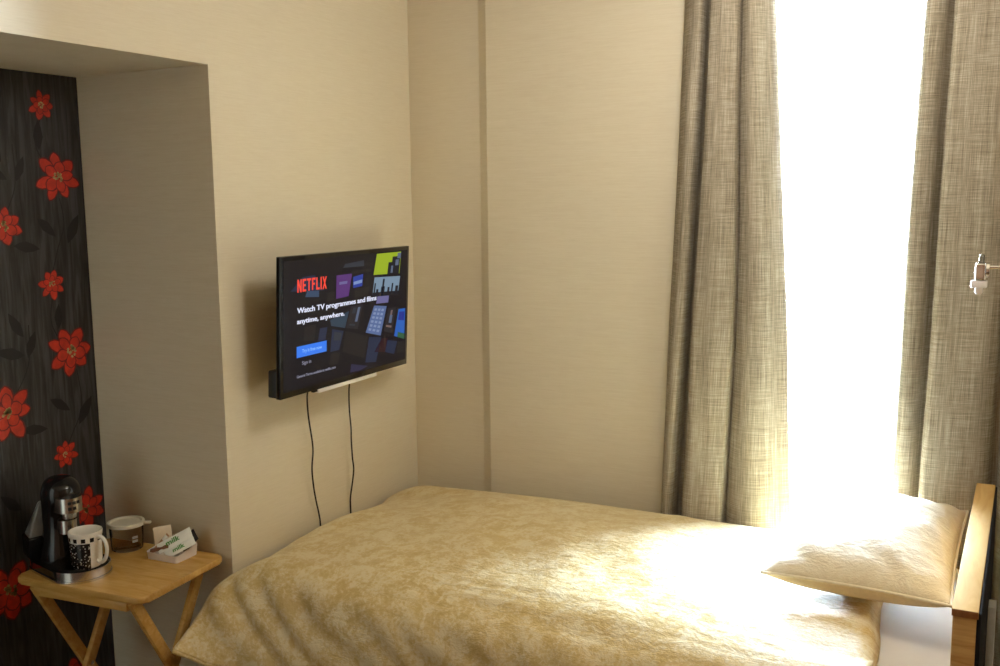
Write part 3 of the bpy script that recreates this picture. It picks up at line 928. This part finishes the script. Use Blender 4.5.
# ------------------------------------------------------------------ folding table
TCX, TCY, TZ, TROT = -0.231, -1.264, 0.65, radians(6.2)
tb = empty('folding_table', (TCX, TCY, 0), TROT)
tag(tb, 'small varnished wooden folding tray table standing in the alcove', 'table')
b = bmesh.new(); prism(b, round_rect(0.470, 0.364, 0.026, 8), TZ - 0.020, TZ, 0.006); link('tabletop', b, M_beech, tb)
for lx_, front in ((-0.175, True), (0.185, True), (-0.150, False), (0.160, False)):
    b = bmesh.new()
    s = -1 if front else 1
    bar(b, (lx_, s * 0.163, TZ - 0.020), (lx_, -s * 0.185, 0.0), 0.034, 0.018, (1, 0, 0), 0.004)
    link('leg', b, M_beech, tb)
b = bmesh.new(); box(b, (-0.166, -0.178, TZ - 0.048), (0.176, -0.160, TZ - 0.0195), 0.003)
link('rail', b, M_beech, tb)
b = bmesh.new(); box(b, (-0.141, 0.152, TZ - 0.046), (0.151, 0.170, TZ - 0.0195), 0.003)
link('rail', b, M_beech, tb)
b = bmesh.new(); box(b, (-0.15, -0.10, 0.14), (0.16, -0.082, 0.17), 0.003); link('stretcher', b, M_beech, tb)
for lx_ in (-0.1625, 0.1725):
    b = bmesh.new(); tmp = bmesh.new(); lathe(tmp, [(0, -0.023), (0.006, -0.023), (0.006, 0.023), (0, 0.023)], 16)
    merge(b, tmp, Matrix.Translation((lx_, -0.003, 0.321)) @ Matrix.Rotation(pi / 2, 4, 'Y')); link('pivot_bolt', b, M_steel, tb)
b = bmesh.new(); box(b, (0.205, 0.085, TZ - 0.030), (0.222, 0.115, TZ - 0.0195), 0.002); tube(b, [(0.213, 0.078, TZ - 0.028), (0.213, 0.122, TZ - 0.028)], 0.004, 8, 2)
link('clip', b, M_steel, tb)

# ------------------------------------------------------------------ hot drinks machine
KX, KY = -0.392, -1.338
KSX, KSZ = 0.87, 0.95
kang = radians(-14)
km = empty('drinks_machine', (KX, KY, TZ), kang)
km.scale = (KSX, KSX, KSZ)
tag(km, 'glossy black hot drinks machine with domed head on the folding table', 'drinks machine')
def stadium(x0, x1, r0, r1, n=20):
    out = []
    for k in range(n + 1):
        a = -pi / 2 + pi * k / n
        out.append((x1 + r1 * cos(a), r1 * sin(a)))
    for k in range(n + 1):
        a = pi / 2 + pi * k / n
        out.append((x0 + r0 * cos(a), r0 * sin(a)))
    return out
b = bmesh.new(); prism(b, stadium(-0.02, 0.125, 0.102, 0.098), 0.0, 0.007, 0.002); link('base_plate', b, M_steel, km)
b = bmesh.new(); prism(b, stadium(-0.02, 0.125, 0.099, 0.093), 0.007, 0.030, 0.003); link('base', b, M_gblack, km)
b = bmesh.new()
n = 26
ring = []
for k in range(n + 1):
    a = -pi * 0.42 + pi * 0.90 * k / n
    ring.append((0.125 + 0.0955 * cos(a), 0.0955 * sin(a)))
inner = [(0.125 + (x - 0.125) * 0.965, y * 0.965) for x, y in reversed(ring)]
prism(b, ring + inner, 0.0072, 0.034, 0.001); o = link('front_band', b, M_steel, km); o['label'] = 'steel band round the front of the drip tray'
b = bmesh.new(); lathe(b, [(0, 0.030), (0.086, 0.030), (0.088, 0.036), (0.084, 0.040), (0.080, 0.036), (0, 0.036)], 48, (0.122, 0)); link('drip_tray', b, M_gblack, km)
# body: column that swells into the domed head
b = bmesh.new()
prof = [(0.0, 0.028, 0.070, 0.078), (0.0, 0.06, 0.066, 0.074), (-0.004, 0.12, 0.054, 0.060), (-0.002, 0.17, 0.054, 0.060), (0.006, 0.21, 0.060, 0.062), (0.008, 0.235, 0.062, 0.064),
        (0.008, 0.258, 0.058, 0.060), (0.004, 0.276, 0.046, 0.049), (0.0, 0.287, 0.028, 0.031), (0.0, 0.291, 0.004, 0.004)]
rings = []
seg = 48
for cx_, z, rx, ry in catmull(prof, 46):
    rings.append([b.verts.new((cx_ + rx * cos(2 * pi * k / seg), ry * sin(2 * pi * k / seg), z)) for k in range(seg)])
for A, B in zip(rings, rings[1:]):
    for k in range(seg):
        b.faces.new((A[k], A[(k + 1) % seg], B[(k + 1) % seg], B[k]))
b.faces.new(rings[0][::-1]); b.faces.new(rings[-1])
link('body', b, M_gblack, km, angle=60)
# steel brewing head: curved front block under the dome
b = bmesh.new()
prism(b, stadium(0.02, 0.066, 0.044, 0.042), 0.190, 0.236, 0.004)
hd = link('brew_head', b, M_steel, km); hd['label'] = 'polished steel brew head under the dome'
b = bmesh.new()
for zz, aa in ((0.222, -0.35), (0.222, 0.0), (0.205, -0.35), (0.205, 0.0), (0.222, 0.35)):
    tmp = bmesh.new(); box(tmp, (0.1065, -0.006, zz - 0.005), (0.1095, 0.006, zz + 0.005), 0.001)
    M_ = Matrix.Translation((0.066, 0, 0)) @ Matrix.Rotation(aa, 4, 'Z') @ Matrix.Translation((-0.066, 0, 0))
    merge(b, tmp, M_)
o = link('button', b, M_mblack, hd)
b = bmesh.new(); lathe(b, [(0, 0.190), (0.026, 0.190), (0.023, 0.168), (0.012, 0.160), (0, 0.160)], 28, (0.062, 0)); link('spout', b, M_steel, km)
b = bmesh.new()
prism(b, stadium(0.030, 0.046, 0.034, 0.030), 0.118, 0.160, 0.004); link('splash_guard', b, M_steel, km)
# smoked water tank at the back: wedge that widens towards its foot
b = bmesh.new()
lo = [(-0.050, -0.094), (-0.125, -0.080), (-0.125, 0.050), (-0.050, 0.060)]
hi = [(-0.056, -0.050), (-0.074, -0.044), (-0.070, 0.016), (-0.055, 0.020)]
vl = [b.verts.new((x, y, 0.095)) for x, y in lo]; vh = [b.verts.new((x, y, 0.205)) for x, y in hi]
b.faces.new(vl[::-1]); b.faces.new(vh)
for k in range(4):
    b.faces.new((vl[k], vl[(k + 1) % 4], vh[(k + 1) % 4], vh[k]))
bmesh.ops.bevel(b, geom=b.edges[:], offset=0.008, segments=3, profile=0.5, affect='EDGES')
o = link('water_tank', b, M_tank, km); o['label'] = 'smoked grey water tank'
b = bmesh.new(); prism(b, [(-0.040, -0.097), (-0.128, -0.084), (-0.128, 0.053), (-0.040, 0.066)], 0.028, 0.097, 0.006); link('tank_stand', b, M_gblack, km)

# ------------------------------------------------------------------ mug
kc, ks = cos(kang), sin(kang)
mgx, mgy = KX + 0.146 * kc - 0.003 * ks, KY + 0.146 * ks + 0.003 * kc
mg = empty('mug', (mgx, mgy, TZ + 0.0348), 0)
mg.scale = (1.04, 1.04, 1.1)
tag(mg, 'white mug with black speckled band standing on the drip tray', 'mug')
b = bmesh.new()
R0, HH = 0.0435, 0.096
seg = 72
prof = [(0, 0.004, 0), (0.030, 0.004, 0), (0.031, 0.0, 0), (0.036, 0.0, 0), (0.0395, 0.004, 1), (0.0415, 0.020, 1), (0.0425, 0.045, 1), (0.0432, 0.070, 1), (0.0434, 0.0725, 2), (0.0438, 0.076, 3), (0.0441, 0.080, 3), (0.0444, 0.084, 3), (0.0446, 0.088, 2),
        (0.0450, HH - 0.002, 0), (0.0440, HH, 0), (0.0425, HH - 0.002, 0), (0.0415, 0.070, 0), (0.0395, 0.020, 0), (0.034, 0.010, 0), (0, 0.009, 0)]
HA = radians(4)                                          # handle direction
rg = []
for r, z, _m in prof:
    rg.append([b.verts.new((0, 0, z))] if r == 0 else [b.verts.new((r * cos(2 * pi * k / seg), r * sin(2 * pi * k / seg), z)) for k in range(seg)])
for (A, B, m_) in zip(rg, rg[1:], [p[2] for p in prof[1:]]):
    for k in range(seg):
        k2 = (k + 1) % seg
        vs = [A[0], B[k], B[k2]] if len(A) == 1 else ([A[k], A[k2], B[0]] if len(B) == 1 else [A[k], A[k2], B[k2], B[k]])
        f = b.faces.new(vs)
        th = 2 * pi * (k + 0.5) / seg
        dth = (th - HA + pi) % (2 * pi) - pi
        mi = 0
        if m_ == 1 and abs(dth) > 0.50:
            mi = 1
        if m_ == 3 and (k % 6) in (1, 2, 3):
            mi = 2
        f.material_index = mi
cup = link('cup', b, [M_mug, M_dots, M_gblack], mg, angle=50)
b = bmesh.new()
hx, hy = cos(HA), sin(HA)
pts = [(0.041, 0.080), (0.058, 0.084), (0.072, 0.074), (0.077, 0.052), (0.070, 0.029), (0.055, 0.016), (0.0395, 0.018)]
tube(b, [(r * hx, r * hy, z) for r, z in pts], 0.0052, 12, 6)
link('handle', b, M_mug, mg, angle=180)

# ------------------------------------------------------------------ clear tub with lid
jr = empty('plastic_tub', (-0.338, -1.150, TZ), 0.2)
jr.scale = (0.88, 0.88, 1.0)
tag(jr, 'round clear brownish tub with a cream lid behind the mug', 'tub')
b = bmesh.new(); lathe(b, [(0, 0.002), (0.050, 0.0), (0.054, 0.004), (0.0585, 0.080), (0.056, 0.080), (0.0515, 0.006), (0, 0.006)], 56); link('pot', b, M_tub, jr, angle=50)
b = bmesh.new(); lathe(b, [(0, 0.083), (0.050, 0.083), (0.054, 0.088), (0.0625, 0.088), (0.0635, 0.084), (0.0635, 0.077), (0.0605, 0.077), (0.059, 0.0805), (0, 0.0805)], 56)
tmp = bmesh.new(); prism(tmp, round_rect(0.030, 0.022, 0.006, 5, 0.072, 0), 0.080, 0.0845, 0.001)
merge(b, tmp, Matrix.Rotation(radians(20), 4, 'Z'))
ld = link('lid', b, M_lid, jr, angle=40)
b = bmesh.new()
for z0, z1 in ((0.030, 0.038), (0.042, 0.050)):
    for k in range(6):
        a0 = radians(-34) + k * 0.06; a1 = a0 + 0.06
        r0 = 0.0562 + 0.0008 + 0.0045 * (z0 - 0.03) / 0.08; r1 = 0.0562 + 0.0008 + 0.0045 * (z1 - 0.03) / 0.08
        f = b.faces.new([b.verts.new((r0 * cos(a0), r0 * sin(a0), z0)), b.verts.new((r0 * cos(a1), r0 * sin(a1), z0)), b.verts.new((r1 * cos(a1), r1 * sin(a1), z1)), b.verts.new((r1 * cos(a0), r1 * sin(a0), z1))])
bmesh.ops.solidify(b, geom=b.faces[:], thickness=0.0003)
o = link('sticker', b, M_paperw, jr, smooth=False); o['label'] = 'white strips of a sticker on the tub'

# ------------------------------------------------------------------ sachet tray
TRX, TRY, TRR = -0.155, -1.139, radians(4)
tr = bmesh.new()
W_, D_, Hf, Hb = 0.122, 0.096, 0.022, 0.036
def tray_mesh(bm):
    out = round_rect(W_, D_, 0.010, 5)
    def hgt(y):
        return Hf + (Hb - Hf) * (y + D_ / 2) / D_
    k = 0.955
    lo = [bm.verts.new((x * 0.95, y * 0.95, 0.0)) for x, y in out]
    hi = [bm.verts.new((x, y, hgt(y))) for x, y in out]
    hi2 = [bm.verts.new((x * k, y * k, hgt(y))) for x, y in out]
    lo2 = [bm.verts.new((x * 0.91, y * 0.91, 0.004)) for x, y in out]
    n = len(out)
    bm.faces.new(lo[::-1]); bm.faces.new(lo2)
    for A, B in ((lo, hi), (hi, hi2), (hi2, lo2)):
        for i in range(n):
            bm.faces.new((A[i], A[(i + 1) % n], B[(i + 1) % n], B[i]))
tray_mesh(tr)
box(tr, (-0.006, -D_ * 0.45, 0.003), (-0.002, D_ * 0.45, 0.020), 0.001)
to = link('sachet_tray', tr, M_tray, angle=40)
to.location = (TRX, TRY, TZ); to.rotation_euler = (0, 0, TRR)
tag(to, 'small white tray of drink sachets on the folding table', 'tray')

def sachet(name, label, grp, a, dir_, up, L, Wd, th, mats, words=None, cat='sachet', band=None):
    """flat sealed packet: a = middle of its lower end, dir_ = along its length, up = face normal hint (world)"""
    bm = bmesh.new()
    nl, nw = 14, 8
    lay = []
    for sgn in (1, -1):
        g = []
        for i in range(nl + 1):
            u = i / nl
            row = []
            for j in range(nw + 1):
                v = -1 + 2 * j / nw
                e = smooth01(min(u, 1 - u) / 0.16)
                t = th / 2 * e * (1 - abs(v) ** 2.5) + 0.0004
                zz = 0.0006 * (1 if i % 2 else -1) if (u < 0.08 or u > 0.92) else 0
                row.append(bm.verts.new((u * L, v * Wd / 2, sgn * t + zz)))
            g.append(row)
        lay.append(g)
    for s_, g in enumerate(lay):
        for i in range(nl):
            for j in range(nw):
                q = (g[i][j], g[i + 1][j], g[i + 1][j + 1], g[i][j + 1])
                f = bm.faces.new(q if s_ == 0 else q[::-1])
                u = (i + 0.5) / nl
                f.material_index = 1 if (band and band[0] < u < band[1]) else 0
    A, B = lay
    for i in range(nl):
        for j in (0, nw):
            bm.faces.new((A[i][j], A[i + 1][j], B[i + 1][j], B[i][j]))
    for j in range(nw):
        for i in (0, nl):
            bm.faces.new((A[i][j], A[i][j + 1], B[i][j + 1], B[i][j]))
    bmesh.ops.recalc_face_normals(bm, faces=bm.faces[:])
    if words:
        text_mesh(bm, words, L * 0.27, -Wd * 0.24, L * 0.40, Wd * 0.52, th / 2 + 0.0016, 1, 0.02)
    o = link(name, bm, mats, angle=50, recalc=False)
    x = Vector(dir_).normalized(); z = Vector(up); z = (z - x * z.dot(x)).normalized(); y = z.cross(x)
    M_ = Matrix((x, y, z)).transposed().to_4x4(); M_.translation = Vector(a)
    o.matrix_world = M_
    tag(o, label, cat, grp)
    return o
g_ = 'sachets in the white tray'
S = lambda x, y, z: (TRX + x, TRY + y, TZ + z)
sachet('milk_sachet', 'white milk stick with green lettering, on top in the tray', g_, S(-0.024, -0.034, 0.0285), (0.076, 0.058, 0.048), (0.35, -0.62, 0.65), 0.112, 0.034, 0.008, [M_paperw, M_green], 'milk')
sachet('milk_sachet', 'white milk stick with green lettering, lower one at the tray side wall', g_, S(0.014, -0.040, 0.0180), (0.062, 0.060, 0.040), (0.35, -0.62, 0.65), 0.094, 0.028, 0.007, [M_paperw, M_green], 'milk')
sachet('coffee_sachet', 'black foil packet poking up behind the milk sticks', g_, S(0.018, 0.022, 0.019), (0.036, 0.012, 0.040), (0.2, -0.75, 0.55), 0.070, 0.040, 0.005, [M_paperk])
sachet('sugar_sachet', 'cream square packet standing tallest at the tray end near the tub', g_, S(-0.036, 0.004, 0.014), (-0.020, 0.012, 0.060), (0.55, -0.80, 0.25), 0.072, 0.054, 0.004, [M_paperc, M_paperw])
sachet('sugar_sachet', 'slim tan stick leaning across the cream packet', g_, S(-0.050, -0.024, 0.018), (0.036, 0.018, 0.046), (0.4, -0.8, 0.4), 0.068, 0.012, 0.005, [M_papert, M_paperw], band=(0.62, 0.95))
sachet('coffee_sachet', 'dark brown stick lying low in the tray, in front of the tan one', g_, S(-0.052, -0.040, 0.0200), (0.050, 0.016, 0.018), (0.2, -0.6, 0.7), 0.066, 0.015, 0.006, [M_paperb])
sachet('coffee_sachet', 'brown stick leaning between the cream packet and the milk sticks', g_, S(-0.040, -0.016, 0.016), (0.040, 0.020, 0.038), (0.3, -0.7, 0.5), 0.072, 0.017, 0.006, [M_paperb, M_papert], band=(0.55, 0.8))

# ------------------------------------------------------------------ light: daylight through the window, plus an added fill
w = bpy.data.worlds.new('overcast_sky')
scene.world = w
w.use_nodes = True
nt = w.node_tree
bg = nt.nodes['Background']
tc = N(nt, 'ShaderNodeTexCoord')
sp = N(nt, 'ShaderNodeSeparateXYZ')
nt.links.new(tc.outputs['Generated'], sp.inputs[0])
c = ramp(nt, sp.outputs['Z'], [(0.0, (0.26, 0.29, 0.32, 1)), (0.03, (0.76, 0.91, 1.06, 1)), (0.14, (0.73, 0.90, 1.07, 1)), (0.32, (0.36, 0.46, 0.57, 1)), (0.55, (0.17, 0.22, 0.28, 1)), (1.0, (0.10, 0.13, 0.18, 1))])
nt.links.new(c, bg.inputs['Color'])
bg.inputs['Strength'].default_value = 345.0
la = bpy.data.lights.new('window_portal', 'AREA')
la.shape = 'RECTANGLE'
la.size = WX1 - WX0
la.size_y = WZ1 - WZ0
la.cycles.is_portal = True
lo_ = bpy.data.objects.new('window_portal', la)
lo_.location = ((WX0 + WX1) / 2, 0.20, (WZ0 + WZ1) / 2)
lo_.rotation_euler = (radians(-90), 0, 0)
COL.objects.link(lo_)

# added soft warm-white fill above the bed to lift the walls; no fixture there
pl_ = bpy.data.lights.new('room_fill', 'POINT')
pl_.energy = 28.0
pl_.color = (1.0, 0.955, 0.89)
pl_.shadow_soft_size = 0.20
po = bpy.data.objects.new('room_fill', pl_)
po.location = (1.55, -1.00, 2.40)
COL.objects.link(po)

# ------------------------------------------------------------------ camera
cam = bpy.data.cameras.new('camera')
cam.sensor_width = 36.0
cam.lens = 36.0 * 989.245 / 1000.0
cam.clip_start = 0.02
co = bpy.data.objects.new('camera', cam)
R = ((0.8816697646441454, 0.47173743393353257, -0.011055294575145745), (-0.05324726393640216, 0.12274285519513964, 0.9910090415237551),
     (-0.46885302067452267, 0.8731540442123319, -0.13333739190498908))
Mc = Matrix((Vector(R[0]), Vector(R[1]), -Vector(R[2]))).transposed().to_4x4()
Mc.translation = (2.1125, -3.227, 1.72)
co.matrix_world = Mc
COL.objects.link(co)
scene.camera = co

scene.view_settings.view_transform = 'Standard'
scene.view_settings.look = 'None'
scene.view_settings.gamma = 1.0
scene.view_settings.exposure = 0.0
scene.view_settings.use_curve_mapping = False
cy = scene.cycles
cy.use_denoising = True
cy.max_bounces = 12
cy.diffuse_bounces = 8
cy.glossy_bounces = 6
cy.transparent_max_bounces = 12
cy.sample_clamp_indirect = 40.0
cy.caustics_reflective = False
cy.caustics_refractive = False
